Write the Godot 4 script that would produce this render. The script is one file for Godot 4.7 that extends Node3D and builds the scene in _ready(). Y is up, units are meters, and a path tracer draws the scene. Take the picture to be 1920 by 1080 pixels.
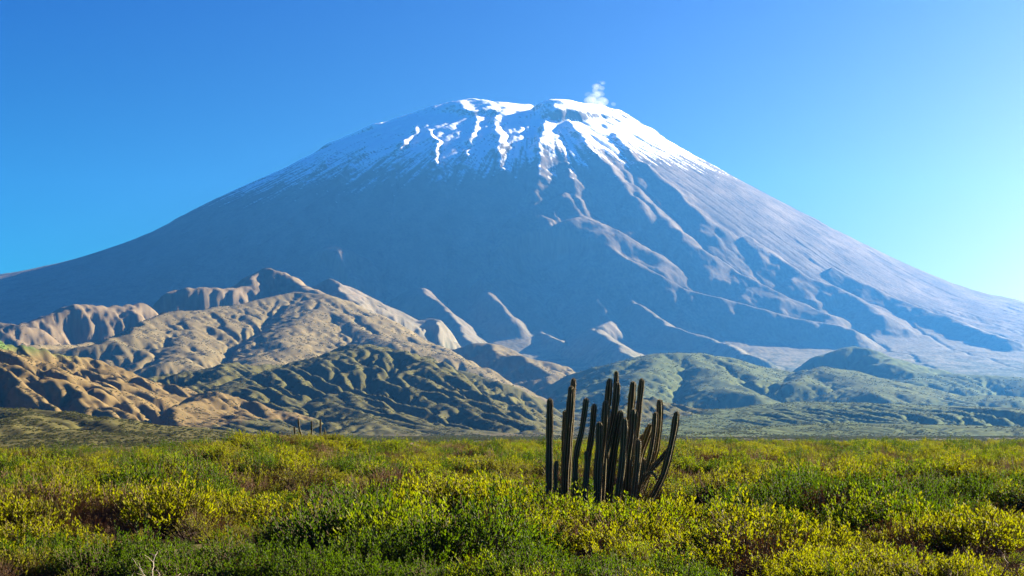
extends Node3D
# A snow-capped volcano behind eroded foothills, seen across a plain of green scrub with a clump of column cactus.
# Units are metres; the camera stands at the origin and looks north (-z). "d" below is the distance north of the camera.

const SUN_EAST := 54.0      # degrees east of north
const SUN_HIGH := 22.0
const EYE := 1.5

const PROFILE_LEFT := [[0, 2760], [300, 2790], [529, 2790], [1059, 2655], [1588, 2447], [2073, 2205], [2691, 1935], [3132, 1680], [3750, 1470], [4411, 1325], [6100, 1030], [9000, 650], [14000, 200]]
const PROFILE_RIGHT := [[0, 2740], [132, 2760], [485, 2745], [926, 2555], [1323, 2315], [1764, 2063], [2470, 1688], [3088, 1390], [3529, 1215], [4058, 1100], [6000, 720], [9000, 330], [14000, 30]]
const PROFILE_FRONT := [[0, 2720], [300, 2680], [700, 2500], [1100, 2310], [1500, 2110], [1800, 1930], [2300, 1570], [2950, 1085], [3500, 720], [4200, 490], [5200, 340], [6000, 265], [7000, 195], [8000, 135], [9500, 70], [11000, 25], [12500, 4], [14000, 0], [16000, 0]]
# crests: slope to the west, slope to the east, rounding, reach, blend, which hill, then points as x, distance north, height
const CRESTS := [
	[0.12,0.1,60,700,8,2,[-605,1700,40,-450,1500,30,-371,1400,23,-298,1250,15,-206,1000,6,-158,850,1]],  # grass slope
	[0.13,0.34,60,1500,14,3,[-1068,3000,197,-875,3100,188,-840,3200,192,-809,3300,176,-781,3350,170,-749,3450,164,-702,3500,142,-643,3500,115]],  # left hill
	[0.2,0.22,80,900,16,4,[-589,4350,193,-414,4400,234,-275,4250,215,-119,4050,185,0,3900,160,56,3800,145]],  # fan a
	[0.2,0.2,80,900,16,4,[-397,4350,228,-229,3900,153,-82,3500,91,22,3050,30]],  # fan b
	[0.19,0.19,80,900,16,4,[-409,4350,228,-358,3800,138,-272,3300,67,-175,2700,15]],  # fan c
	[0.19,0.19,80,900,16,4,[-455,4300,213,-514,3800,132,-514,3300,71,-390,2600,16]],  # fan d
	[0.42,0.26,60,1500,16,5,[-1500,6000,349,-1427,6300,402,-1339,6600,452,-1177,6900,495,-1059,7200,539,-915,7500,610,-773,7400,594,-647,7100,511,-524,6600,384,-401,6200,333]],  # mid hill
	[0.3,0.3,60,900,16,5,[-784,7400,594,-788,6700,439,-776,6000,305,-793,5500,215]],  # mid spur
	[0.3,0.3,60,900,16,5,[-1177,6900,493,-1130,6300,357,-1054,5600,235]],  # mid spur b
	[0.95,0.85,60,700,10,6,[-1611,8300,629,-1562,8300,675,-1489,8300,695,-1309,8400,703,-1225,8500,732,-1222,8800,835,-1121,8700,810,-1010,8500,746,-892,8200,670]],  # back ridge
	[0.85,0.8,60,700,10,7,[-1997,7300,452,-1919,7500,524,-1855,7600,567,-1710,7700,572,-1594,7800,591,-1526,7800,538]],  # back ridge b
	[0.5,0.5,20,600,10,7,[-2287,7200,476,-2005,7100,457,-1884,7000,444]],  # back ridge c
	[0.4,0.3,150,600,14,1,[-1495,12250,1162,-1402,12380,1269,-1244,12440,1333]],  # pink spur
	[0.5,0.6,15,500,10,1,[-916,9300,828,-857,9400,853,-768,9500,879,-655,9200,792]],  # roof spur
	[0.5,0.6,15,500,10,1,[-821,9300,828,-811,8900,714,-675,8500,594,-505,7800,453]],  # roof spur b
	[1.0,0.75,12,500,8,1,[-654,11820,1041,-542,11520,923,-374,11070,757,-244,10370,557]],  # facet
	[1.0,0.75,12,400,8,1,[-193,11910,1059,-120,11670,935,-51,11480,835,17,11260,720]],  # facet b
	[1.0,0.6,15,900,8,1,[0,12480,1462,146,12370,1413,267,12100,1272,346,11780,1082,381,11450,901,384,11070,757,479,10860,672,574,10270,551,653,9870,443]],  # long ridge
	[0.8,0.5,20,800,10,1,[92,12460,1449,364,12390,1401,614,12270,1326,898,11980,1118,1177,11770,960,1473,11650,872,1814,11420,754,2123,11280,688]],  # long ridge b
	[0.9,0.55,15,600,8,1,[634,12320,1324,710,12070,1145,764,11700,910,942,11240,716,1198,10860,599,1342,10140,473]],  # long ridge c
	[0.5,0.4,20,500,8,1,[187,12690,1595,380,12910,1756,483,12640,1570,698,12490,1442,980,12340,1279]],  # flow e
	[0.5,0.4,20,500,8,1,[1390,12440,1253,1645,12160,1046,1904,11990,908,2082,11800,807]],  # flow f
	[0.5,0.4,20,500,8,1,[1664,12860,1446,1982,12480,1147,2312,12280,966,2415,11730,767]],  # flow g
	[0.5,0.4,20,500,8,1,[2261,12810,1215,2645,12490,964,2925,11980,784,3088,11170,599]],  # flow h
	[0.5,0.4,20,500,8,1,[852,13170,1869,1121,12700,1503,1349,12400,1249]],  # flow i
	[0.3,0.22,90,1100,14,8,[296,6300,218,392,6500,277,532,6700,315,700,6800,324,838,6700,305,889,6300,237,911,5900,175]],  # dome
	[0.3,0.3,60,700,12,8,[695,6750,319,675,6200,224,738,5700,139]],  # dome spur
	[0.3,0.3,60,700,12,8,[528,6650,311,438,6200,224,386,5700,131]],  # dome spur b
	[0.2,0.2,60,800,10,9,[889,6300,228,1090,6500,263,1167,6200,215,1153,5600,145]],  # low dome
	[0.4,0.3,30,700,10,10,[1412,8000,383,1525,8100,416,1580,7900,378,1550,7200,273]],  # facet r
	[0.2,0.2,80,1000,12,10,[1524,7000,222,1761,7300,263,1954,7300,253,2121,7000,222]],  # far right
	[0.2,0.2,80,1000,12,10,[1219,5600,117,1484,5800,141,1647,5600,128]],  # far right b
	[0.07,0.06,120,1500,8,11,[247,3000,10,381,3500,36,539,3900,67,716,4200,88,914,4200,82,1047,4000,72,1162,3800,60]],  # green
	[0.06,0.06,100,1200,8,11,[207,2200,2,352,2600,18,546,2900,27,692,2800,23,795,2600,18]],  # green b
	[0.5,0.5,40,500,10,1,[-1490,14900,2421,-1143,14950,2583,-835,14950,2684,-572,14950,2758,-351,14900,2797,-108,14750,2743,-22,14700,2695]],  # rim l
	[0.6,0.5,30,500,10,1,[173,14700,2686,320,14700,2760,524,14850,2762,704,14950,2750,882,15000,2719,1125,15000,2578]],  # rim r
	[0.7,0.6,10,350,6,1,[-703,14480,2548,-806,14050,2345,-882,13630,2114,-955,13260,1862]],  # rib a
	[0.7,0.6,10,350,6,1,[-703,14480,2548,-592,13880,2288,-547,13470,2070,-501,13110,1841]],  # rib b
	[0.8,0.5,10,350,6,1,[-109,14790,2733,-126,14260,2505,-101,13670,2221,-58,13210,1952]],  # rib c
	[0.8,0.6,10,300,6,1,[-257,14580,2639,-308,13960,2350,-355,13420,2062]],  # rib c2
	[0.7,0.6,10,400,6,1,[326,14990,2788,259,14180,2470,207,13520,2157,212,13080,1894,150,12750,1659,0,12630,1551]],  # rib d
	[0.6,0.5,10,400,6,1,[335,14990,2788,460,14210,2476,600,13590,2168,740,13250,1958,874,12920,1719]],  # rib e
	[0.6,0.4,10,400,6,1,[657,14900,2719,788,14110,2375,957,13560,2083,1171,13270,1863,1332,12940,1608]],  # rib f
	[0.7,0.6,10,300,6,1,[-1346,14300,2294,-1440,13990,2129,-1581,13780,1975]],  # rib g
	[0.7,0.6,10,300,6,1,[-1016,14390,2435,-1148,13940,2203,-1282,13620,1992]],  # rib h
	[0.6,0.5,10,300,6,1,[394,13390,2057,442,13060,1853,489,12780,1663,588,12490,1442]],  # rib i
]
# valley floors: side slope, reach, blend, points
const VALLEYS := [
	[0.35,500,10,[-441,5000,247,-556,4500,189,-619,3900,128,-588,3150,68,-530,2450,28,-421,2000,13,-306,1650,2]],
	[0.5,600,10,[-762,8100,626,-929,7900,517,-1178,7700,454,-1436,7400,406,-1580,6800,346,-1500,6000,252]],
	[0.5,700,12,[-761,11760,908,-275,7800,373,97,6600,151,176,5200,78,127,3600,20,76,2600,3]],
	[0.5,500,10,[210,11890,918,334,11340,609,291,7600,274]],
	[0.3,500,8,[1207,7600,346,1040,6800,246,731,5400,132,511,4700,73,354,4300,42]],
]
# the big cactus: stem radius, then points from base to tip as x, y, z from the clump's foot
const CACTUS_STEMS := [
	[0.084,[-1.342,0.058,-0.000,-1.342,0.965,-0.000,-1.332,1.662,-0.000,-1.325,2.297,-0.000]],
	[0.067,[-0.945,0.042,-0.450,-0.875,1.312,-0.450,-0.815,2.299,-0.450,-0.794,2.775,-0.450]],
	[0.088,[-1.009,-0.015,-0.090,-0.967,0.964,-0.090,-0.897,1.942,-0.090,-0.851,2.571,-0.090]],
	[0.063,[-1.032,0.049,-0.270,-1.010,1.313,-0.270,-0.986,2.057,-0.270]],
	[0.073,[-0.735,0.068,0.270,-0.783,0.622,0.270,-0.749,1.176,0.270,-0.624,1.731,0.270,-0.541,2.312,0.270]],
	[0.073,[-0.589,-0.077,0.090,-0.499,0.966,0.090,-0.408,1.593,0.090,-0.353,2.184,0.090]],
	[0.056,[-0.555,-0.063,0.450,-0.528,0.764,0.450,-0.535,1.171,0.450]],
	[0.065,[-0.090,0.071,-0.630,-0.037,1.169,-0.630,0.105,1.948,-0.630,0.162,2.621,-0.630,0.176,2.940,-0.630]],
	[0.086,[-0.130,0.074,-0.540,-0.056,1.453,-0.540,-0.020,2.265,-0.540,0.019,2.753,-0.540]],
	[0.084,[-0.275,0.055,-0.090,-0.205,0.824,-0.090,-0.055,1.348,-0.090,0.092,2.012,-0.090,0.162,2.659,-0.090]],
	[0.096,[-0.260,-0.004,0.180,-0.197,0.967,0.180,-0.121,1.662,0.180,-0.107,2.234,0.180]],
	[0.088,[-0.307,-0.063,0.450,-0.300,0.764,0.450,-0.266,1.316,0.450,-0.259,1.771,0.450]],
	[0.100,[-0.039,-0.018,-0.180,0.038,0.788,-0.180,0.132,1.453,-0.180,0.227,2.020,-0.180]],
	[0.084,[0.091,-0.094,0.540,0.212,0.766,0.540,0.260,1.316,0.540,0.284,1.867,0.540]],
	[0.090,[0.363,0.042,-0.450,0.433,1.453,-0.450,0.490,2.158,-0.450,0.536,2.680,-0.450]],
	[0.075,[0.459,0.046,-0.360,0.575,1.312,-0.360,0.660,2.156,-0.360,0.723,2.755,-0.360]],
	[0.094,[0.363,0.058,-0.000,0.411,0.965,-0.000,0.488,1.593,-0.000,0.523,2.053,-0.000]],
	[0.071,[0.442,-0.094,0.540,0.504,0.422,0.540,0.562,0.972,0.540,0.587,1.419,0.540]],
	[0.084,[0.646,0.049,-0.270,0.829,0.610,-0.270,1.015,1.172,-0.270,1.103,1.734,-0.270,1.120,2.278,-0.270]],
	[0.075,[0.565,-0.011,-0.000,0.718,0.582,-0.000,0.865,1.000,-0.000,0.969,1.558,-0.000,1.004,2.004,-0.000]],
	[0.088,[0.830,0.030,0.180,1.129,0.620,0.180,1.257,1.037,0.180,1.372,1.523,0.180,1.448,2.002,0.180]],
	[0.096,[0.589,0.033,-0.720,0.699,1.026,-0.720,0.827,1.417,-0.720,0.933,1.736,-0.720]],
	[0.067,[0.534,0.062,0.090,0.691,0.444,0.090,0.879,0.775,0.090,1.081,1.001,0.090,1.265,1.227,0.090]],
	[0.031,[0.533,0.037,0.360,0.672,0.486,0.360,0.803,0.721,0.360,0.920,0.735,0.360,1.000,0.617,0.360]],
	[0.075,[0.488,0.029,-0.810,0.577,0.741,-0.810,0.670,1.168,-0.810,0.777,1.523,-0.810]],
	[0.054,[-1.184,-0.056,0.630,-1.215,0.630,0.630,-1.201,0.956,0.630]],
	[0.054,[0.568,0.071,0.360,0.679,0.624,0.360,0.723,1.004,0.360]],
]
const CACTUS_FOOT := Vector3(2.162, 0.0, -40.0)

var rng := RandomNumberGenerator.new()
var lut_left := PackedFloat32Array()
var lut_right := PackedFloat32Array()
var lut_front := PackedFloat32Array()
var grids := []
var n_broad := FastNoiseLite.new()
var n_mid := FastNoiseLite.new()
var n_fine := FastNoiseLite.new()
var n_ridge := FastNoiseLite.new()
var n_plain := FastNoiseLite.new()


func _ready() -> void:
	rng.seed = 7
	set_camera()
	set_sky_and_sun()
	make_terrain()
	make_plants()


func set_camera() -> void:
	var c := Camera3D.new()
	c.name = "camera"
	c.projection = Camera3D.PROJECTION_FRUSTUM
	c.near = 0.5
	c.far = 60000.0
	c.size = 2.0 * c.near * 540.0 / 3400.0
	c.frustum_offset = Vector2(0.0, c.near * 282.0 / 3400.0)
	c.position = Vector3(0, EYE, 0)
	add_child(c)
	c.current = true


func sun_direction() -> Vector3:
	var a := deg_to_rad(SUN_EAST)
	var e := deg_to_rad(SUN_HIGH)
	return Vector3(sin(a) * cos(e), sin(e), -cos(a) * cos(e))


func set_sky_and_sun() -> void:
	var sun := DirectionalLight3D.new()
	sun.name = "sun"
	sun.light_color = Color(1.0, 0.94, 0.84)
	sun.light_energy = 1.6
	sun.light_angular_distance = 0.5
	sun.shadow_enabled = true
	add_child(sun)
	sun.look_at_from_position(Vector3.ZERO, -sun_direction(), Vector3.UP)
	# clear air: deep blue overhead, paler towards the horizon and round the sun
	var w := 512
	var h := 256
	var im := Image.create_empty(w, h, false, Image.FORMAT_RGBF)
	var s := sun_direction()
	for y in h:
		var up := (0.5 - (y + 0.5) / h) * PI
		for x in w:
			var az := ((x + 0.5) / w) * TAU      # column 0 looks north, then east
			var v := Vector3(sin(az) * cos(up), sin(up), -cos(az) * cos(up))
			var t := rad_to_deg(acos(clampf(v.dot(s), -1.0, 1.0))) / 33.0
			var low := pow(1.0 - clampf(v.y, 0.0, 1.0), 12.0)
			var glow := Vector3(3.9 / (1.0 + pow(t, 6.4)), 1.3 / (1.0 + pow(t, 3.4)), 1.6 / (1.0 + pow(t, 3.0)))
			var v3 := (SKY_TOP + SKY_LOW * low + glow * (0.02 + 3.5 * low)) / EXPOSURE
			im.set_pixel(x, y, Color(v3.x, v3.y, v3.z))
	var sky := Sky.new()
	var pm := PanoramaSkyMaterial.new()
	pm.panorama = ImageTexture.create_from_image(im)
	sky.sky_material = pm
	var e := Environment.new()
	e.background_mode = Environment.BG_SKY
	e.sky = sky
	e.tonemap_mode = Environment.TONE_MAPPER_LINEAR
	e.tonemap_exposure = EXPOSURE
	e.volumetric_fog_enabled = true
	e.volumetric_fog_density = AIR_DENSITY
	e.volumetric_fog_albedo = AIR_COLOR
	e.volumetric_fog_anisotropy = AIR_FORWARD
	e.sdfgi_enabled = true
	e.ssao_enabled = true
	e.ssil_enabled = true
	var we := WorldEnvironment.new()
	we.name = "environment"
	we.environment = e
	add_child(we)

const EXPOSURE := 7.5
const SKY_TOP := Vector3(0.0, 0.045, 0.40)
const SKY_LOW := Vector3(0.0, 0.95, 0.55)
const AIR_DENSITY := 0.000026
const AIR_COLOR := Color(0.31, 0.65, 1.0)
const AIR_FORWARD := 0.74


# ---------------------------------------------------------------- terrain

func make_lut(table: Array) -> PackedFloat32Array:
	var a := PackedFloat32Array()
	a.resize(900)
	for k in 900:
		var r := k * 20.0
		var v: float = table[-1][1]
		for i in table.size() - 1:
			if r >= table[i][0] and r <= table[i + 1][0]:
				v = lerpf(table[i][1], table[i + 1][1], (r - table[i][0]) / (table[i + 1][0] - table[i][0]))
				break
		a[k] = v
	for pass_ in 3:
		var b := a.duplicate()
		for k in 900:
			var t := 0.0
			for j in range(-6, 7):
				t += a[clampi(k + j, 0, 899)]
			b[k] = t / 13.0
		a = b
	return a


func look(t: PackedFloat32Array, r: float) -> float:
	var k := r / 20.0
	var i := mini(898, int(k))
	return lerpf(t[i], t[i + 1], minf(1.0, k - i))


# The cone and its apron, without any ridge.
func cone(x: float, d: float) -> float:
	var dx := x - 176.0
	var dz := 15000.0 - d
	var r := maxf(1.0, sqrt(dx * dx + dz * dz))
	var wf := pow(maxf(0.0, dz / r), 1.4)
	var side := lerpf(look(lut_left, r), look(lut_right, r), smoothstep(-0.4, 0.4, dx / r))
	return lerpf(side, look(lut_front, r), wf)


# A square grid of heights: x0, d0 its south-west corner.
class Grid:
	var x0: float
	var d0: float
	var cell: float
	var w: int
	var n: int
	var h := PackedFloat32Array()
	var id := PackedByteArray()
	var warp_x := PackedFloat32Array()
	var warp_d := PackedFloat32Array()

	func _init(x_from: float, x_to: float, d_from: float, d_to: float, step: float) -> void:
		x0 = x_from
		d0 = d_from
		cell = step
		w = int((x_to - x_from) / step) + 1
		n = int((d_to - d_from) / step) + 1
		h.resize(w * n)
		id.resize(w * n)

	func has(x: float, d: float) -> bool:
		return x >= x0 + cell and d >= d0 + cell and x <= x0 + (w - 3) * cell and d <= d0 + (n - 3) * cell

	# smooth (quadratic B-spline) height
	func at(x: float, d: float) -> float:
		var fx := clampf((x - x0) / cell, 1.0, w - 2.5)
		var fd := clampf((d - d0) / cell, 1.0, n - 2.5)
		var i := int(fx + 0.5)
		var j := int(fd + 0.5)
		var tx := fx - i
		var td := fd - j
		var ax := 0.5 * (0.5 - tx) * (0.5 - tx)
		var cx := 0.5 * (0.5 + tx) * (0.5 + tx)
		var bx := 1.0 - ax - cx
		var ad := 0.5 * (0.5 - td) * (0.5 - td)
		var cd := 0.5 * (0.5 + td) * (0.5 + td)
		var k := j * w + i
		var p := k - w
		var q := k + w
		return ad * (ax * h[p - 1] + bx * h[p] + cx * h[p + 1]) + (1.0 - ad - cd) * (ax * h[k - 1] + bx * h[k] + cx * h[k + 1]) + cd * (ax * h[q - 1] + bx * h[q] + cx * h[q + 1])

	func kind(x: float, d: float) -> int:
		return id[clampi(roundi((d - d0) / cell), 0, n - 1) * w + clampi(roundi((x - x0) / cell), 0, w - 1)]


func fill_grid(g: Grid, warp: float) -> void:
	for j in g.n:
		var d := g.d0 + j * g.cell
		for i in g.w:
			var x := g.x0 + i * g.cell
			g.h[j * g.w + i] = cone(x, d)
			g.warp_x.append(x + warp * n_mid.get_noise_2d(x, d))
			g.warp_d.append(d + warp * n_mid.get_noise_2d(x + 5000.0, d))
			g.id[j * g.w + i] = 1 if d > 7800.0 else 0
	for c in CRESTS:
		lay_line(g, c[6], c[0], c[1], c[2], c[3], c[4], c[5], false)
	for v in VALLEYS:
		lay_line(g, v[3], v[0], v[0], 6.0, v[1], v[2], 0, true)


func lay_line(g: Grid, p: Array, west: float, east: float, rounding: float, reach: float, blend: float, id: int, dig: bool) -> void:
	var x_lo := 1e9
	var x_hi := -1e9
	var d_lo := 1e9
	var d_hi := -1e9
	var m := p.size() / 3
	var px := PackedFloat32Array()
	var pd := PackedFloat32Array()
	var py := PackedFloat32Array()
	for k in m:
		px.append(p[3 * k])
		pd.append(p[3 * k + 1])
		py.append(p[3 * k + 2])
		x_lo = minf(x_lo, px[k] - reach)
		x_hi = maxf(x_hi, px[k] + reach)
		d_lo = minf(d_lo, pd[k] - reach)
		d_hi = maxf(d_hi, pd[k] + reach)
	var i0 := maxi(0, int((x_lo - g.x0) / g.cell))
	var i1 := mini(g.w, int((x_hi - g.x0) / g.cell) + 1)
	var j0 := maxi(0, int((d_lo - g.d0) / g.cell))
	var j1 := mini(g.n, int((d_hi - g.d0) / g.cell) + 1)
	for j in range(j0, j1):
		var row := g.d0 + j * g.cell
		x_lo = 1e9
		x_hi = -1e9
		for k in m - 1:
			if row > minf(pd[k], pd[k + 1]) - reach and row < maxf(pd[k], pd[k + 1]) + reach:
				x_lo = minf(x_lo, minf(px[k], px[k + 1]) - reach)
				x_hi = maxf(x_hi, maxf(px[k], px[k + 1]) + reach)
		i0 = maxi(0, int((x_lo - g.x0) / g.cell))
		i1 = mini(g.w, int((x_hi - g.x0) / g.cell) + 1)
		for i in range(i0, i1):
			var at := j * g.w + i
			var x := g.warp_x[at]
			var d := g.warp_d[at]
			var best := 1e9
			var y := 0.0
			var side := 0.0
			var over := 0.0
			for k in m - 1:
				var ex := px[k + 1] - px[k]
				var ed := pd[k + 1] - pd[k]
				var qx := x - px[k]
				var qd := d - pd[k]
				var along := (qx * ex + qd * ed) / (ex * ex + ed * ed)
				var t := clampf(along, 0.0, 1.0)
				var rx := qx - t * ex
				var rd := qd - t * ed
				var q := rx * rx + rd * rd
				if q < best:
					best = q
					y = lerpf(py[k], py[k + 1], t)
					side = rx
					over = absf(along - t) * sqrt(ex * ex + ed * ed) if (k == 0 and along < 0.0) or (k == m - 2 and along > 1.0) else 0.0
			if best > reach * reach:
				continue
			var far := sqrt(best)
			var share := clampf(side / maxf(far, 1.0), -1.0, 1.0) * 0.5 + 0.5
			var drop := (sqrt(best + rounding * rounding) - rounding) * lerpf(west, east, share)
			drop += 0.6 * maxf(0.0, far - 0.6 * reach) + (0.0 if dig else 0.3 * over)
			var h := g.h[at]
			if dig:
				var floor_h := y + drop
				var u := clampf(0.5 + 0.5 * (h - floor_h) / blend, 0.0, 1.0)
				g.h[at] = lerpf(h, floor_h, u) - blend * u * (1.0 - u)
			else:
				var top := y - drop
				var u := clampf(0.5 + 0.5 * (top - h) / blend, 0.0, 1.0)
				g.h[at] = lerpf(h, top, u) + blend * u * (1.0 - u)
				if top > h:
					g.id[at] = id


# Running water: every cell drains to its steepest neighbour and is cut down the more, the more ground drains through it.
func erode(g: Grid, rounds: int, cut: float, creep: float) -> void:
	var n := g.w * g.n
	var w := g.w
	var rec := PackedInt32Array()
	rec.resize(n)
	var keys := PackedInt64Array()
	keys.resize(n)
	var h := g.h
	for i in n:
		rec[i] = i
	for turn in rounds:
		for i in n:
			keys[i] = (int((h[i] + 500.0) * 1000.0) << 24) | i
		keys.sort()
		for r in range(1, g.n - 1):
			for c in range(1, w - 1):
				var i := r * w + c
				var hi := h[i]
				var b := 0.0
				var bi := i
				var s := hi - h[i - 1]
				if s > b:
					b = s
					bi = i - 1
				s = hi - h[i + 1]
				if s > b:
					b = s
					bi = i + 1
				s = hi - h[i - w]
				if s > b:
					b = s
					bi = i - w
				s = hi - h[i + w]
				if s > b:
					b = s
					bi = i + w
				s = (hi - h[i - w - 1]) * 0.7071
				if s > b:
					b = s
					bi = i - w - 1
				s = (hi - h[i - w + 1]) * 0.7071
				if s > b:
					b = s
					bi = i - w + 1
				s = (hi - h[i + w - 1]) * 0.7071
				if s > b:
					b = s
					bi = i + w - 1
				s = (hi - h[i + w + 1]) * 0.7071
				if s > b:
					b = s
					bi = i + w + 1
				rec[i] = bi
		var a := PackedFloat32Array()
		a.resize(n)
		a.fill(1.0)
		for k in range(n - 1, -1, -1):
			var i := keys[k] & 0xffffff
			var q := rec[i]
			if q != i:
				a[q] += a[i]
		for k in n:
			var i := keys[k] & 0xffffff
			var q := rec[i]
			if q != i:
				var f := cut * sqrt(a[i])
				h[i] = (h[i] + f * h[q]) / (1.0 + f)
		if creep > 0.0:
			var b2 := h.duplicate()
			for r in range(1, g.n - 1):
				for c in range(1, w - 1):
					var i := r * w + c
					b2[i] = h[i] + creep * (0.25 * (h[i - 1] + h[i + 1] + h[i - w] + h[i + w]) - h[i])
			h = b2
	g.h = h


func roughen(g: Grid, amount: float, scale: float, stretch: float) -> void:
	for j in g.n:
		for i in g.w:
			var x := g.x0 + i * g.cell
			var d := g.d0 + j * g.cell
			var k := j * g.w + i
			var steep := clampf((g.h[k] - 2.0) / 60.0, 0.0, 1.0) * clampf(1.0 + 1.8 * n_broad.get_noise_2d(x, d), 0.25, 1.8)
			g.h[k] += steep * amount * n_ridge.get_noise_2d((0.92 * x + 0.38 * d) * scale, (0.92 * d - 0.38 * x) * scale * stretch)
			if g.h[k] > 1500.0:
				var dx := x - 176.0
				var dz := 15000.0 - d
				var r := sqrt(dx * dx + dz * dz)
				g.h[k] += 9.0 * smoothstep(1800.0, 2300.0, g.h[k]) * smoothstep(250.0, 700.0, r) * (0.5 - absf(n_ridge.get_noise_2d(atan2(dx, dz) * 2600.0, r * 0.4)) * 2.2)


# The plain: nearly level, with a low swell to the north-west, then falling away.
func ground_height(x: float, d: float) -> float:
	var az := x / maxf(d, 20.0)
	var swell := 1.0 * exp(-pow((az + 0.125) / 0.06, 2.0)) * exp(-pow((d - 130.0) / 45.0, 2.0))
	var edge := lerpf(105.0, 300.0, smoothstep(-0.12, 0.02, az))
	var fall := 5.5 * smoothstep(edge, edge * 3.0, d)
	return 0.22 * n_plain.get_noise_2d(x, d) + swell - fall


func height(x: float, d: float) -> float:
	var a: Grid = grids[0]
	var b: Grid = grids[1]
	var c: Grid = grids[2]
	var y := 0.0
	if d < 4400.0:
		y = a.at(x, d) if d > 730.0 else 0.0
		y = lerpf(0.0, y, smoothstep(730.0, 1100.0, d))
	elif d < 4600.0:
		y = lerpf(a.at(x, d), b.at(x, d), smoothstep(4400.0, 4600.0, d))
	elif d < 9100.0:
		y = b.at(x, d)
	elif d < 9500.0:
		y = lerpf(b.at(x, d), c.at(x, d), smoothstep(9100.0, 9500.0, d))
	else:
		y = c.at(x, d)
	var rough := clampf(d / 4000.0, 0.1, 2.5)
	if d > 600.0:
		y += rough * smoothstep(600.0, 1500.0, d) * 0.9 * n_fine.get_noise_2d(x, d)
	return y + ground_height(x, d) * (1.0 - smoothstep(900.0, 1800.0, d)) if d < 1800.0 else y


func noise_setup() -> void:
	n_broad.seed = 3
	n_broad.frequency = 0.0012
	n_broad.fractal_octaves = 4
	n_mid.seed = 11
	n_mid.frequency = 0.0035
	n_mid.fractal_octaves = 4
	n_fine.seed = 5
	n_fine.frequency = 0.03
	n_fine.fractal_octaves = 4
	n_ridge.seed = 9
	n_ridge.frequency = 0.004
	n_ridge.fractal_octaves = 4
	n_plain.seed = 21
	n_plain.frequency = 0.03
	n_plain.fractal_octaves = 3


func make_terrain() -> void:
	noise_setup()
	lut_left = make_lut(PROFILE_LEFT)
	lut_right = make_lut(PROFILE_RIGHT)
	lut_front = make_lut(PROFILE_FRONT)
	var a := Grid.new(-1620.0, 1620.0, 700.0, 4700.0, 7.0)
	var b := Grid.new(-3300.0, 3300.0, 4300.0, 9600.0, 11.0)
	var c := Grid.new(-5600.0, 5600.0, 9000.0, 19000.0, 18.0)
	grids = [a, b, c]
	var work := []
	for job in [[a, 50.0, 5.0, 6.0, 0.14, 12, 0.14, 0.04], [b, 60.0, 2.0, 4.5, 0.10, 9, 0.05, 0.04], [c, 45.0, 7.0, 0.9, 1.0, 4, 0.012, 0.1]]:
		var th := Thread.new()
		th.start(shape_grid.bindv(job))
		work.append(th)
	for th in work:
		th.wait_to_finish()
	mesh_terrain()


func shape_grid(g: Grid, warp: float, rough: float, rough_scale: float, stretch: float, rounds: int, cut: float, creep: float) -> void:
	fill_grid(g, warp)
	roughen(g, rough, rough_scale, stretch)
	erode(g, rounds, cut, creep)


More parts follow.
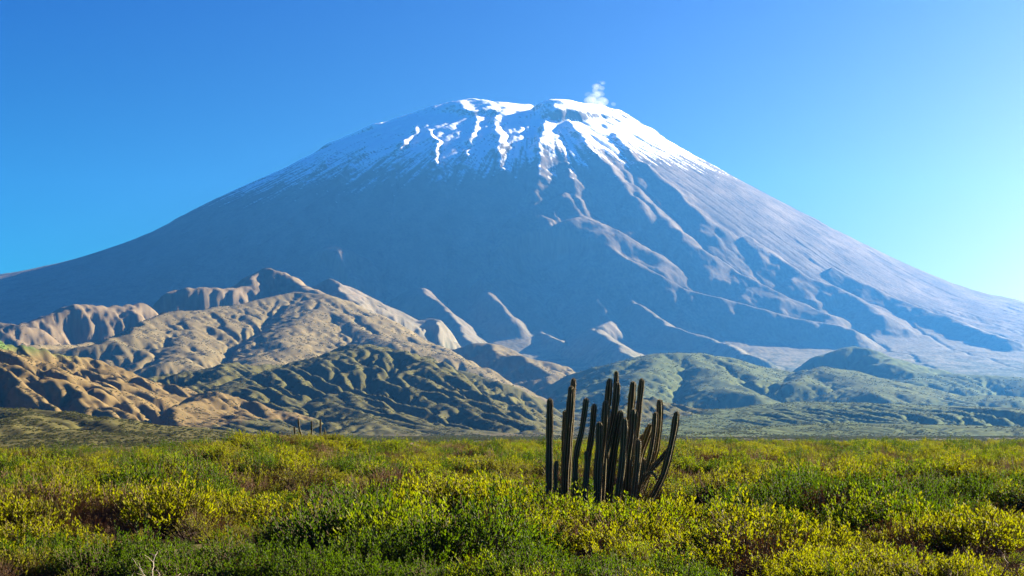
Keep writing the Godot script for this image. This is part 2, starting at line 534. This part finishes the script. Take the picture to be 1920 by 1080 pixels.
func mesh_terrain() -> void:
	var rows := PackedFloat32Array()
	var d := -60.0
	while d < 10.0:
		rows.append(d)
		d += 5.0
	while d < 700.0:
		rows.append(d)
		d *= 1.025
	while d < 9300.0:
		rows.append(d)
		d *= 1.005
	while d < 15300.0:
		rows.append(d)
		d += 15.0
	while d < 18900.0:
		rows.append(d)
		d += 90.0
	var nc := COLUMNS
	var nr := rows.size()
	var pos := PackedVector3Array()
	pos.resize(nr * nc)
	for r in nr:
		d = rows[r]
		var half := 70.0 + 0.335 * maxf(d, 0.0)
		for c in nc:
			var x := half * (2.0 * c / (nc - 1.0) - 1.0)
			pos[r * nc + c] = Vector3(x, height(x, d), -d)
	var nor := PackedVector3Array()
	nor.resize(nr * nc)
	var col := PackedColorArray()
	col.resize(nr * nc)
	var id := PackedByteArray()
	id.resize(nr * nc)
	for r in nr:
		var r0 := maxi(r - 1, 0)
		var r1 := mini(r + 1, nr - 1)
		for c in nc:
			var k := r * nc + c
			var ex := pos[r * nc + mini(c + 1, nc - 1)] - pos[r * nc + maxi(c - 1, 0)]
			var ed := pos[r1 * nc + c] - pos[r0 * nc + c]
			var nn := ex.cross(ed)
			nn = nn.normalized()
			if nn.y < 0.0:
				nn = -nn
			nor[k] = nn
			var p := pos[k]
			var kind := 0
			var dd := -p.z
			if dd > 9300.0:
				kind = maxi(1, (grids[2] as Grid).kind(p.x, dd))
			elif dd > 4500.0:
				kind = (grids[1] as Grid).kind(p.x, dd)
			elif dd > 760.0:
				kind = (grids[0] as Grid).kind(p.x, dd)
			id[k] = kind
			col[k] = soil(p, nn, kind)
	var mat := terrain_material()
	for kind in NAMES.size():
		var remap := PackedInt32Array()
		remap.resize(nr * nc)
		remap.fill(-1)
		var vp := PackedVector3Array()
		var vn := PackedVector3Array()
		var vc := PackedColorArray()
		var ix := PackedInt32Array()
		for r in nr - 1:
			for c in nc - 1:
				var k := r * nc + c
				if id[k] != kind:
					continue
				for q in [k, k + nc, k + 1, k + 1, k + nc, k + nc + 1]:
					if remap[q] < 0:
						remap[q] = vp.size()
						vp.append(pos[q])
						vn.append(nor[q])
						vc.append(col[q])
					ix.append(remap[q])
		if ix.is_empty():
			continue
		var arr := []
		arr.resize(Mesh.ARRAY_MAX)
		arr[Mesh.ARRAY_VERTEX] = vp
		arr[Mesh.ARRAY_NORMAL] = vn
		arr[Mesh.ARRAY_COLOR] = vc
		arr[Mesh.ARRAY_INDEX] = ix
		var me := ArrayMesh.new()
		me.add_surface_from_arrays(Mesh.PRIMITIVE_TRIANGLES, arr)
		me.surface_set_material(0, mat)
		var o := MeshInstance3D.new()
		o.name = NAMES[kind][0]
		o.mesh = me
		o.set_meta("kind", "structure")
		o.set_meta("label", NAMES[kind][1])
		o.set_meta("category", NAMES[kind][2])
		add_child(o, true)

const COLUMNS := 960
const NAMES := [
	["ground", "level plain of dry brown soil under the green scrub", "ground"],
	["mountain", "blue hazy volcano cone with snow on its summit", "mountain"],
	["hill", "low olive grass slope at the foot of the brown hill", "hill"],
	["hill_001", "brown grassy hill with a green patch on its rounded top", "hill"],
	["hill_002", "olive hill furrowed by many small gullies behind the cactus field", "hill"],
	["hill_003", "pale rounded hill standing above the furrowed olive hill", "hill"],
	["hill_004", "sunlit tan ridge with a pointed knoll below the snowy cone", "hill"],
	["hill_005", "low tan ridge behind the brown grassy hill", "hill"],
	["hill_006", "rounded green hill behind the big cactus clump", "hill"],
	["hill_007", "small green hill beside the rounded green dome", "hill"],
	["hill_008", "hazy blue green hills at the foot of the bright flank", "hill"],
	["hill_009", "long low green rise behind the far edge of the scrub", "hill"],
]


func soil(p: Vector3, n: Vector3, kind: int) -> Color:
	var d := -p.z
	var a := n_mid.get_noise_2d(p.x * 1.7, d * 1.7)
	var f := n_fine.get_noise_2d(p.x * 1.3 + 900.0, d * 1.3)
	var c := Color(0.10, 0.075, 0.045)
	match kind:
		0:
			c = Color(0.068, 0.056, 0.026)
		1:
			c = Color(0.11, 0.089, 0.064)
			c = c * (1.0 + 0.5 * n_ridge.get_noise_2d(p.x * 0.6, d * 0.25))
			if p.y < 900.0:
				c = c.lerp(Color(0.135, 0.118, 0.075), smoothstep(900.0, 500.0, p.y + 200.0 * a + 120.0 * f))
				c = c.lerp(Color(0.07, 0.074, 0.032), smoothstep(520.0, 330.0, p.y + 160.0 * a + 90.0 * f))
		2:
			c = Color(0.062, 0.056, 0.018)
		4:
			c = Color(0.056, 0.052, 0.018)
		3:
			c = Color(0.105, 0.075, 0.031)
			c = c.lerp(Color(0.045, 0.075, 0.018), smoothstep(140.0, 175.0, p.y + 25.0 * a) * smoothstep(-780.0, -860.0, p.x))
		5:
			c = Color(0.11, 0.087, 0.041)
		6, 7:
			c = Color(0.125, 0.094, 0.052)
		8, 9:
			c = Color(0.06, 0.07, 0.022)
		_:
			c = Color(0.056, 0.07, 0.021)
	c = c * (1.0 + 0.35 * a + 0.5 * f)
	if kind == 1:
		var dx := p.x - 176.0
		var dz := 15000.0 - d
		var r := sqrt(dx * dx + dz * dz)
		var streak := n_ridge.get_noise_2d(atan2(dx, dz) * 9000.0, r * 0.35)
		var line := 2085.0 + 90.0 * a + 160.0 * f + 480.0 * streak + clampf(dx * 0.11, -60.0, 190.0)
		var s := smoothstep(line - 40.0, line + 70.0, p.y)
		var steep := smoothstep(0.80, 0.71, n.y + 0.10 * f + 0.16 * streak)
		s = clampf(s - 0.95 * steep * smoothstep(2780.0, 2680.0, p.y), 0.0, 1.0)
		c = c.lerp(Color(0.90, 0.92, 0.93), s)
	c.a = 1.0
	return c


func terrain_material() -> StandardMaterial3D:
	var m := StandardMaterial3D.new()
	m.resource_name = "earth"
	m.vertex_color_use_as_albedo = true
	m.roughness = 1.0
	m.metallic_specular = 0.1
	return m


# ---------------------------------------------------------------- plants

func leaf(st: SurfaceTool, at: Vector3, along: Vector3, across: Vector3, length: float, width: float, c: Color) -> void:
	var n := along.cross(across).normalized()
	var tip := at + along * length - n * length * 0.12
	var mid := at + along * length * 0.55
	var l := mid + across * width * 0.5 + n * width * 0.15
	var r := mid - across * width * 0.5 + n * width * 0.15
	st.set_color(c)
	for p in [at, l, tip, at, tip, r]:
		st.add_vertex(p)


func tube(st: SurfaceTool, pts: PackedVector3Array, r0: float, r1: float, sides: int, c: Color) -> void:
	var n := pts.size()
	var rings := []
	for i in n:
		var dir := (pts[mini(i + 1, n - 1)] - pts[maxi(i - 1, 0)]).normalized()
		var u := dir.cross(Vector3(0.31, 0.2, 0.93)).normalized()
		var v := dir.cross(u)
		var r := lerpf(r0, r1, i / (n - 1.0))
		var ring := PackedVector3Array()
		for k in sides:
			var a := TAU * k / sides
			ring.append(pts[i] + (u * cos(a) + v * sin(a)) * r)
		rings.append(ring)
	st.set_color(c)
	for i in n - 1:
		for k in sides:
			var q := (k + 1) % sides
			for p in [rings[i][k], rings[i + 1][k], rings[i][q], rings[i][q], rings[i + 1][k], rings[i + 1][q]]:
				st.add_vertex(p)


func begin() -> SurfaceTool:
	var st := SurfaceTool.new()
	st.begin(Mesh.PRIMITIVE_TRIANGLES)
	st.set_smooth_group(-1)
	return st


func finish(st: SurfaceTool, m: Material) -> ArrayMesh:
	st.generate_normals()
	var me := st.commit()
	me.surface_set_material(0, m)
	return me


func leaf_material(label: String, through: Color) -> StandardMaterial3D:
	var m := StandardMaterial3D.new()
	m.resource_name = label
	m.vertex_color_use_as_albedo = true
	m.cull_mode = BaseMaterial3D.CULL_DISABLED
	m.roughness = 0.7
	m.metallic_specular = 0.22
	m.backlight_enabled = true
	m.backlight = through
	return m


func bark_material(label: String) -> StandardMaterial3D:
	var m := StandardMaterial3D.new()
	m.resource_name = label
	m.vertex_color_use_as_albedo = true
	m.roughness = 0.9
	m.metallic_specular = 0.2
	return m


# A domed shrub: shoots rise from the root and end in rosettes of leaves. Returns [foliage mesh, stems mesh].
func make_shrub(s: int, shoots: int, tall: float, wide: float, leaf_long: float, leaf_wide: float, per_shoot: int, tint: Color, tint_b: Color, bark: Color, lm: Material, bm: Material, bare := 0.55) -> Array:
	var r := RandomNumberGenerator.new()
	r.seed = s
	var fo := begin()
	var stems := begin()
	var lump := FastNoiseLite.new()
	lump.seed = s
	lump.frequency = 0.6
	for i in shoots:
		var a := r.randf() * TAU
		var out := sqrt(r.randf())
		var bulge := 1.0 + 0.55 * lump.get_noise_2d(cos(a) * out * 3.0, sin(a) * out * 3.0)
		var top_h := tall * sqrt(1.0 - 0.86 * out * out) * bulge * r.randf_range(0.82, 1.1)
		var foot := Vector3(cos(a), 0, sin(a)) * wide * 0.15 * out
		var tip := Vector3(cos(a), 0, sin(a)) * wide * out * bulge + Vector3(0, top_h, 0)
		var pts := PackedVector3Array()
		for k in 5:
			var t := k / 4.0
			var p := foot.lerp(tip, pow(t, 0.75))
			p.y = top_h * pow(t, 1.15)
			p += Vector3(r.randfn(), 0, r.randfn()) * 0.025 * t * (1.0 - t) * 4.0
			pts.append(p)
		tube(stems, pts, 0.006, 0.0022, 3, bark * r.randf_range(0.7, 1.2))
		var shade := r.randf_range(0.8, 1.2)
		for k in per_shoot:
			var t := bare + (1.0 - bare) * pow((k + r.randf()) / per_shoot, 0.6)
			var seg := mini(3, int(t * 4.0))
			var p := pts[seg].lerp(pts[seg + 1], t * 4.0 - seg)
			var dir := (pts[seg + 1] - pts[seg]).normalized()
			var b := k * 2.4 + r.randf()
			var side := Vector3(cos(b), 0, sin(b))
			var lift := r.randf_range(0.2, 0.9) + 0.9 * (t - bare) / (1.0 - bare)
			var along := (side + dir * lift + Vector3(r.randfn(), r.randfn(), r.randfn()) * 0.2).normalized()
			var across := along.cross(Vector3(r.randfn() * 0.7, 1.0, r.randfn() * 0.7)).normalized()
			var c := tint.lerp(tint_b, clampf(r.randf() * 1.1 - 0.05, 0.0, 1.0)) * shade * r.randf_range(0.85, 1.15)
			var size := r.randf_range(0.7, 1.25)
			leaf(fo, p, along, across, leaf_long * size, leaf_wide * size, c)
	return [finish(fo, lm), finish(stems, bm)]


func make_grass(s: int, blades: int, tall: float, wide: float, tint: Color, tint_b: Color, lm: Material) -> ArrayMesh:
	var r := RandomNumberGenerator.new()
	r.seed = s
	var st := begin()
	for i in blades:
		var a := r.randf() * TAU
		var out := r.randf()
		var foot := Vector3(cos(a), 0, sin(a)) * wide * 0.3 * r.randf()
		var lean := Vector3(cos(a), 0, sin(a)) * wide * out
		var h := tall * r.randf_range(0.6, 1.1)
		var mid := foot + lean * 0.35 + Vector3(0, h * 0.6, 0)
		var tip := foot + lean + Vector3(0, h * (1.0 - 0.3 * out), 0)
		var across := Vector3(-sin(a), 0, cos(a)) * 0.004
		st.set_color(tint.lerp(tint_b, r.randf()) * r.randf_range(0.7, 1.2))
		for p in [foot - across, mid - across, foot + across, foot + across, mid - across, mid + across, mid - across, tip, mid + across]:
			st.add_vertex(p)
	return finish(st, lm)


func tagged(o: Node, label: String, category: String, group := "", kind := "") -> void:
	o.set_meta("label", label)
	o.set_meta("category", category)
	if group:
		o.set_meta("group", group)
	if kind:
		o.set_meta("kind", kind)


func mesh_node(called: String, me: Mesh, parent: Node) -> MeshInstance3D:
	var o := MeshInstance3D.new()
	o.name = called
	o.mesh = me
	parent.add_child(o, true)
	return o

var used := {}

func numbered(called: String) -> String:
	used[called] = used.get(called, -1) + 1
	return called if used[called] == 0 else "%s_%03d" % [called, used[called]]


func make_plants() -> void:
	var lm := leaf_material("leaf", Color(0.92, 1.0, 0.42))
	var dm := leaf_material("dry leaf", Color(0.6, 0.5, 0.3))
	var bm := bark_material("twig")
	# [name, label, group, foliage, stems]
	var kinds := []
	var leafy := [
		[Color(0.155, 0.15, 0.008), Color(0.21, 0.175, 0.01), "yellow green leafy shrub"],
		[Color(0.115, 0.14, 0.007), Color(0.165, 0.165, 0.01), "fresh green leafy shrub"],
		[Color(0.04, 0.066, 0.008), Color(0.075, 0.10, 0.011), "deep green leafy shrub"],
		[Color(0.10, 0.09, 0.02), Color(0.14, 0.115, 0.032), "dusty olive leafy shrub"],
	]
	for k in leafy.size() * 2:
		var t: Array = leafy[k % leafy.size()]
		var m := make_shrub(100 + k, 120, 0.38 + 0.04 * (k % 3), 0.46, 0.037, 0.018, 11, t[0], t[1], Color(0.09, 0.06, 0.04), lm, bm)
		kinds.append(["leafy_shrub", t[2], m[0], m[1]])
	var dry := [
		[Color(0.10, 0.05, 0.012), Color(0.16, 0.095, 0.02), "rusty brown dry twiggy shrub"],
		[Color(0.12, 0.085, 0.022), Color(0.17, 0.12, 0.035), "straw coloured dry twiggy shrub"],
	]
	for k in dry.size() * 2:
		var t: Array = dry[k % dry.size()]
		var m := make_shrub(200 + k, 150, 0.38, 0.46, 0.020, 0.007, 9, t[0], t[1], Color(0.12, 0.075, 0.045), dm, bm, 0.35)
		kinds.append(["dry_shrub", t[2], m[0], m[1]])
	for k in 2:
		kinds.append(["grass_tuft", "thin straw yellow grass tuft", make_grass(300 + k, 90, 0.45, 0.25, Color(0.15, 0.12, 0.03), Color(0.12, 0.12, 0.02), dm), null])
	var clump := FastNoiseLite.new()
	clump.seed = 31
	clump.frequency = 0.22
	clump.fractal_octaves = 3
	var patch := FastNoiseLite.new()
	patch.seed = 32
	patch.frequency = 0.05
	patch.fractal_octaves = 3
	var singles := {"leafy_shrub": 0, "dry_shrub": 0, "grass_tuft": 0}
	var most := {"leafy_shrub": 290, "dry_shrub": 140, "grass_tuft": 90}
	var groups := {"leafy_shrub": "leafy shrubs of the plain", "dry_shrub": "dry shrubs of the plain", "grass_tuft": "grass tufts of the plain"}
	var rest := []
	for k in kinds.size():
		rest.append([])
	var d := 11.2
	while d < 1000.0:
		var step := 0.48 if d < 60.0 else 0.48 * pow(d / 60.0, 0.8)
		var half := 6.0 + 0.30 * d
		var x := -half
		while x < half:
			var px := x + rng.randf_range(-0.5, 0.5) * step
			var pd := d + rng.randf_range(-0.5, 0.5) * step
			x += step
			var c := clump.get_noise_2d(px, pd)
			var q := patch.get_noise_2d(px, pd)
			var pick := rng.randf()
			var gap := c < 0.02 and pick < 0.9
			if gap and pick > 0.62:
				continue
			var k := 0
			var wet := q + rng.randfn() * 0.22
			if rng.randf() < 0.30 + 0.6 * maxf(0.0, -q):
				k = 8 + rng.randi() % 4
			elif pick > 0.95:
				k = 12 + rng.randi() % 2
			elif wet < -0.22:
				k = 3 if rng.randf() < 0.6 else 7
			elif wet < 0.06:
				k = [0, 4][rng.randi() % 2]
			elif wet < 0.2:
				k = [1, 5][rng.randi() % 2]
			else:
				k = [2, 6][rng.randi() % 2]
			var size := (0.45 + 2.4 * clampf(c + 0.05, 0.0, 0.5)) * rng.randf_range(0.75, 1.25)
			if d > 60.0:
				size *= minf(2.2, pow(d / 60.0, 0.3))
			elif d < 20.0:
				size = minf(size, 0.55 + 0.06 * (d - 11.0))
			if d > 350.0 and rng.randf() < (d - 350.0) / 750.0:
				continue
			if gap:
				size = rng.randf_range(0.3, 0.5)
			if k >= 12:
				size *= 0.85
			var near_cactus := Vector2(px - CACTUS_FOOT.x, pd + CACTUS_FOOT.z).length()
			if near_cactus < 1.1:
				size *= 0.5
			elif absf(px - CACTUS_FOOT.x) < 1.9 and pd > 30.0 and pd < 40.5:
				size = minf(size, 0.55)
			var b := Basis(Vector3.UP, rng.randf() * TAU).scaled(Vector3(size, size * rng.randf_range(0.85, 1.15), size))
			var tr := Transform3D(b, Vector3(px, height(px, pd) - 0.02, -pd))
			var called: String = kinds[k][0]
			var in_view := absf(px) < 0.284 * pd + 0.3 and pd > 11.0
			if in_view and singles[called] < most[called]:
				singles[called] += 1
				var o := Node3D.new()
				o.name = numbered(called)
				add_child(o)
				o.transform = tr
				var by := "amid the open scrub"
				for mark in [[-3.0, 14.0, 3.2, "close to the pale dead branch"], [3.75, 14.6, 3.0, "close to the dark dead twigs"], [CACTUS_FOOT.x, 37.5, 4.5, "near the foot of the tall cactus clump"]]:
					if Vector2(px - mark[0], pd - mark[1]).length() < mark[2]:
						by = mark[3]
				if by == "amid the open scrub":
					by = "standing tight in a thicket of the scrub" if c > 0.22 else "at the rim of a gap in the scrub" if c < 0.0 else "amid the open scrub"
				tagged(o, "%s %s %s" % ["small" if size < 0.6 else "large" if size > 0.95 else "knee-high", kinds[k][1], by], "shrub" if k < 12 else "grass", groups[called])
				if kinds[k][3] == null:
					mesh_node("blades", kinds[k][2], o)
				else:
					mesh_node("foliage", kinds[k][2], o)
					mesh_node("stems", kinds[k][3], o)
			else:
				rest[k].append(tr)
		d += step
	var roots := {}
	for k in kinds.size():
		var called: String = kinds[k][0]
		if not roots.has(called):
			var o := Node3D.new()
			o.name = {"leafy_shrub": "leafy_scrub", "dry_shrub": "dry_scrub", "grass_tuft": "grass"}[called]
			add_child(o)
			tagged(o, {"leafy_shrub": "green leafy scrub covering the plain out to its far edge", "dry_shrub": "brown dry scrub scattered over the plain behind the nearest shrubs", "grass_tuft": "thin yellow grass standing between the scrub of the plain"}[called], "scrub", "", "stuff")
			roots[called] = o
		scatter({"leafy_shrub": "foliage", "dry_shrub": "foliage", "grass_tuft": "blades"}[called], kinds[k][2], rest[k], roots[called])
		if kinds[k][3] != null:
			scatter("stems", kinds[k][3], rest[k].slice(0, mini(rest[k].size(), 2500)), roots[called])
	make_cactus("cactus_clump", CACTUS_STEMS, CACTUS_FOOT, "tall clump of dark ribbed column cactus rising from the scrub")
	var far := [[-0.75, 1.5, 0.075, -0.3], [-0.3, 2.0, 0.08, -0.5], [0.35, 1.85, 0.075, 0.05], [1.05, 1.95, 0.085, 0.02], [1.35, 1.4, 0.06, 0.06]]
	var stems := []
	for q in far:
		stems.append([q[2], [q[0] - 0.2 * q[3], 0.0, 0.0, q[0], q[1] * 0.45, 0.05, q[0] + 0.5 * q[3], q[1] * 0.8, 0.0, q[0] + 0.7 * q[3], q[1] * 1.2, 0.0]])
	make_cactus("cactus_clump_001", stems, Vector3(-15.85, height(-15.85, 140.0), -140.0), "small distant clump of thin cactus columns on the plain's skyline")
	var big := [[-20.8, 125.0, 2.6, 9, "large rusty brown dry bush on the plain's western skyline"], [-18.0, 128.0, 2.2, 8, "rounded rusty bush beside the small distant cactus clump"], [-9.2, 125.0, 2.4, 8, "large rusty bush next to the pinkish rock outcrop"], [54.5, 200.0, 3.6, 2, "large dark green bush on the plain's eastern edge"], [-2.55, 30.0, 1.9, 2, "big dark green bush in the open scrub west of the cactus"], [1.45, 41.5, 1.7, 2, "dark green bush pressed against the cactus clump's western stems"]]
	for q in big:
		var o := Node3D.new()
		o.name = numbered(kinds[q[3]][0])
		add_child(o)
		o.transform = Transform3D(Basis.from_scale(Vector3(q[2], q[2] * 0.85, q[2])), Vector3(q[0], height(q[0], q[1]) - 0.05, -q[1]))
		tagged(o, q[4], "shrub")
		mesh_node("foliage", kinds[q[3]][2], o)
		mesh_node("stems", kinds[q[3]][3], o)
	make_far_scrub()
	make_dead_branches()
	make_outcrop()
	make_steam()


func scatter(called: String, me: Mesh, at: Array, parent: Node) -> void:
	if at.is_empty():
		return
	var mm := MultiMesh.new()
	mm.transform_format = MultiMesh.TRANSFORM_3D
	mm.mesh = me
	mm.instance_count = at.size()
	for i in at.size():
		mm.set_instance_transform(i, at[i])
	var o := MultiMeshInstance3D.new()
	o.name = called
	o.multimesh = mm
	o.set_meta("kind", "stuff")
	parent.add_child(o, true)


func curve_points(p: Array, n: int) -> PackedVector3Array:
	var c := PackedVector3Array()
	for i in p.size() / 3:
		c.append(Vector3(p[3 * i], p[3 * i + 1], p[3 * i + 2]))
	var out := PackedVector3Array()
	for i in n:
		var t := i / (n - 1.0) * (c.size() - 1)
		var k := mini(c.size() - 2, int(t))
		out.append(c[k].cubic_interpolate(c[k + 1], c[maxi(k - 1, 0)], c[mini(k + 2, c.size() - 1)], t - k))
	return out


# One ribbed stem and its spines.
func make_stem(p: Array, radius: float, r: RandomNumberGenerator, skin: Material, spine_m: Material) -> Array:
	var rings := 30
	var ribs := 7 + r.randi() % 2
	var around := ribs * 4
	var pts := curve_points(p, rings)
	var length := 0.0
	for i in rings - 1:
		length += pts[i].distance_to(pts[i + 1])
	var st := begin()
	var sp := begin()
	var twist := r.randf() * TAU
	var nz := FastNoiseLite.new()
	nz.seed = r.randi() % 1000
	nz.frequency = 1.3
	var grid := []
	var cols := []
	for i in rings + 5:
		var t := minf(1.0, i / (rings - 1.0))
		var at := pts[mini(i, rings - 1)]
		var dir := (pts[mini(i + 1, rings - 1)] - pts[maxi(mini(i, rings - 1) - 1, 0)]).normalized()
		var rad := radius * (0.92 + 0.10 * sin(t * length * 7.0 + twist) * 0.6 + 0.10 * nz.get_noise_1d(t * length * 2.0))
		if t > 0.9 and i < rings:
			rad *= lerpf(1.0, 0.86, (t - 0.9) / 0.1)
		if i >= rings:
			var a := (i - rings + 1) / 5.0 * PI / 2.0
			at += dir * sin(a) * radius * 1.0
			rad *= maxf(0.02, cos(a)) * 0.86
		var u := dir.cross(Vector3(0.1, 0.05, 1.0)).normalized()
		var v := dir.cross(u)
		var ring := PackedVector3Array()
		var col := PackedColorArray()
		for k in around:
			var a := TAU * k / around + twist
			var rib: float = [1.0, 0.86, 0.70, 0.86][k % 4]
			ring.append(at + (u * cos(a) + v * sin(a)) * rad * rib)
			var n1 := nz.get_noise_3d(at.x * 3.0 + k * 0.12, at.y * 3.0, at.z * 3.0)
			var c := Color(0.04, 0.052, 0.017).lerp(Color(0.07, 0.043, 0.028), clampf(0.35 + 1.3 * n1, 0.0, 1.0))
			if k % 4 == 0:
				c = c.lerp(Color(0.32, 0.25, 0.13), 0.6)
			col.append(c)
		grid.append(ring)
		cols.append(col)
		if i > 1:
			for k in ribs:
				for step in 2:
					var base: Vector3 = (grid[i] as PackedVector3Array)[k * 4].lerp((grid[i - 1] as PackedVector3Array)[k * 4], step * 0.5)
					var outward := (base - at).normalized()
					for q in 3:
						var w := (outward + Vector3(r.randfn(), r.randfn(), r.randfn()) * 0.55).normalized()
						var l := r.randf_range(0.018, 0.05) * clampf(radius / 0.07, 0.5, 1.0)
						var s2 := w.cross(Vector3(r.randfn(), r.randfn(), r.randfn())).normalized() * 0.0018
						sp.set_color(Color(0.32, 0.25, 0.13) * r.randf_range(0.6, 1.2))
						for z in [base - s2, base + w * l, base + s2]:
							sp.add_vertex(z)
	for i in grid.size() - 1:
		for k in around:
			var q := (k + 1) % around
			for e in [[i, k], [i + 1, k], [i, q], [i, q], [i + 1, k], [i + 1, q]]:
				st.set_color(cols[e[0]][e[1]])
				st.add_vertex(grid[e[0]][e[1]])
	return [finish(st, skin), finish(sp, spine_m)]


func make_cactus(called: String, stems: Array, foot: Vector3, label: String) -> void:
	var r := RandomNumberGenerator.new()
	r.seed = 77
	var skin := bark_material("cactus skin")
	skin.roughness = 0.6
	var spine_m := leaf_material("spines", Color(0.2, 0.17, 0.1))
	var o := Node3D.new()
	o.name = called
	add_child(o)
	o.position = foot
	tagged(o, label, "cactus")
	for s in stems:
		var m := make_stem(s[1], s[0], r, skin, spine_m)
		var n := mesh_node("stem", m[0], o)
		mesh_node("spines", m[1], n)


# Bushes on the slopes beyond the plain, a metre or two across.
func make_far_scrub() -> void:
	var r := RandomNumberGenerator.new()
	r.seed = 91
	var m := leaf_material("bush leaf", Color(0.7, 0.75, 0.4))
	var root := Node3D.new()
	root.name = "hill_scrub"
	add_child(root)
	tagged(root, "dark low bushes speckling the hill slopes beyond the plain", "scrub", "", "stuff")
	for v in 3:
		var st := begin()
		for i in 40:
			var a := r.randf() * TAU
			var o := sqrt(r.randf())
			var p := Vector3(cos(a) * o, sqrt(1.0 - 0.8 * o * o) * r.randf_range(0.25, 0.7), sin(a) * o) * 0.8
			var along := (p + Vector3(r.randfn(), r.randfn() + 0.8, r.randfn()) * 0.5).normalized()
			leaf(st, p * 0.7, along, along.cross(Vector3(r.randfn(), r.randfn(), r.randfn())).normalized(), 0.5, 0.35, Color(0.06, 0.065, 0.02).lerp(Color(0.10, 0.085, 0.035), r.randf()) * r.randf_range(0.7, 1.2))
		var me := finish(st, m)
		var at := []
		while at.size() < 42000:
			var d := 450.0 * pow(16.0, r.randf())
			var x := r.randf_range(-0.30, 0.30) * d
			var n := n_mid.get_noise_2d(x * 2.0 + 300.0, d * 2.0)
			if n + r.randf_range(-0.25, 0.25) < -0.02:
				continue
			var size := r.randf_range(0.5, 1.5) * (0.7 + d / 3500.0)
			at.append(Transform3D(Basis(Vector3.UP, r.randf() * TAU).scaled(Vector3.ONE * size), Vector3(x, height(x, d) - 0.1, -d)))
		scatter("foliage", me, at, root)


func branch(st: SurfaceTool, at: Vector3, dir: Vector3, length: float, thick: float, depth: int, r: RandomNumberGenerator, c: Color) -> void:
	var pts := PackedVector3Array([at])
	var p := at
	var w := dir
	for i in 4:
		w = (w + Vector3(r.randfn(), r.randfn(), r.randfn()) * 0.22).normalized()
		p += w * length / 4.0
		pts.append(p)
	tube(st, pts, thick, thick * 0.55, 5, c * r.randf_range(0.85, 1.15))
	if depth > 0:
		for i in 3:
			var side := (w + Vector3(r.randfn(), r.randfn() * 0.6 + 0.2, r.randfn()) * 0.8).normalized()
			branch(st, pts[2 + i % 3], side, length * r.randf_range(0.5, 0.75), thick * 0.55, depth - 1, r, c)


func make_dead_branches() -> void:
	var r := RandomNumberGenerator.new()
	r.seed = 15
	var m := bark_material("dead wood")
	var spots := [
		[-2.95, 14.2, 0.30, Color(0.30, 0.25, 0.19), "pale bare dead branch lying on the yellow green shrubs"],
		[-3.55, 12.9, 0.22, Color(0.26, 0.21, 0.16), "short pale dead twig poking out beside the dead branch"],
		[3.75, 14.6, 0.42, Color(0.13, 0.085, 0.06), "dark bare branching twigs of a dead bush in the scrub"],
	]
	for q in spots:
		var st := begin()
		for i in 3:
			branch(st, Vector3(0, 0, 0), Vector3(r.randfn() * 0.8, 0.75, r.randfn() * 0.5).normalized(), q[2] * 1.1, 0.009, 2, r, q[3])
		var o := mesh_node(numbered("dead_branch"), finish(st, m), self)
		o.position = Vector3(q[0], height(q[0], q[1]) + 0.12, -q[1])
		tagged(o, q[4], "branch")


func make_outcrop() -> void:
	var nz := FastNoiseLite.new()
	nz.seed = 8
	nz.frequency = 0.9
	var st := begin()
	st.set_color(Color(0.19, 0.125, 0.10))
	var ball := SphereMesh.new()
	ball.radial_segments = 40
	ball.rings = 20
	var arr := ball.get_mesh_arrays()
	var v: PackedVector3Array = arr[Mesh.ARRAY_VERTEX]
	for i in arr[Mesh.ARRAY_INDEX]:
		var p: Vector3 = v[i] * 2.0
		p *= 1.0 + 0.30 * nz.get_noise_3dv(p * 1.2) + 0.12 * nz.get_noise_3dv(p * 4.0)
		st.add_vertex(p * Vector3(0.7, 0.4, 0.55))
	var o := mesh_node("rock_outcrop", finish(st, bark_material("pink rock")), self)
	o.position = Vector3(-7.4, height(-7.4, 133.0) + 0.5, -133.0)
	tagged(o, "low pinkish rock outcrop among the bushes on the plain's far edge", "rock")


# Steam drifting off the summit, as banks of lit mist.
func make_steam() -> void:
	var r := RandomNumberGenerator.new()
	r.seed = 4
	var clouds := [
		["steam_cloud", "white plume of steam rising from the snowy summit's eastern shoulder", [[640, 2765, 200, 26, 40], [695, 2810, 90, 42, 44], [672, 2870, 60, 26, 20], [715, 2925, 50, 26, 22], [745, 2960, 40, 20, 14]]],
		["steam_cloud_001", "small white puff of steam in the dip between the two summits", [[12, 2735, 60, 22, 24]]],
	]
	for c in clouds:
		var root := Node3D.new()
		root.name = c[0]
		add_child(root)
		root.position = Vector3(c[2][0][0], c[2][0][1], -15080.0)
		tagged(root, c[1], "cloud")
		for q in c[2]:
			for i in q[4] / 2:
				var f := FogVolume.new()
				f.name = "puff"
				f.shape = RenderingServer.FOG_VOLUME_SHAPE_ELLIPSOID
				var s: float = r.randf_range(0.6, 1.9) * q[3]
				f.size = Vector3(s * r.randf_range(1.0, 1.8), s, s * 1.4)
				f.position = Vector3(q[0] - c[2][0][0] + r.randfn() * q[2] * 0.45, q[1] - c[2][0][1] + r.randfn() * q[3] * 0.5, r.randfn() * 25.0)
				f.rotation = Vector3(0, 0, r.randf_range(-0.6, 0.6))
				var fm := FogMaterial.new()
				fm.density = r.randf_range(0.0008, 0.0035)
				fm.albedo = Color(1, 1, 1)
				f.material = fm
				root.add_child(f, true)
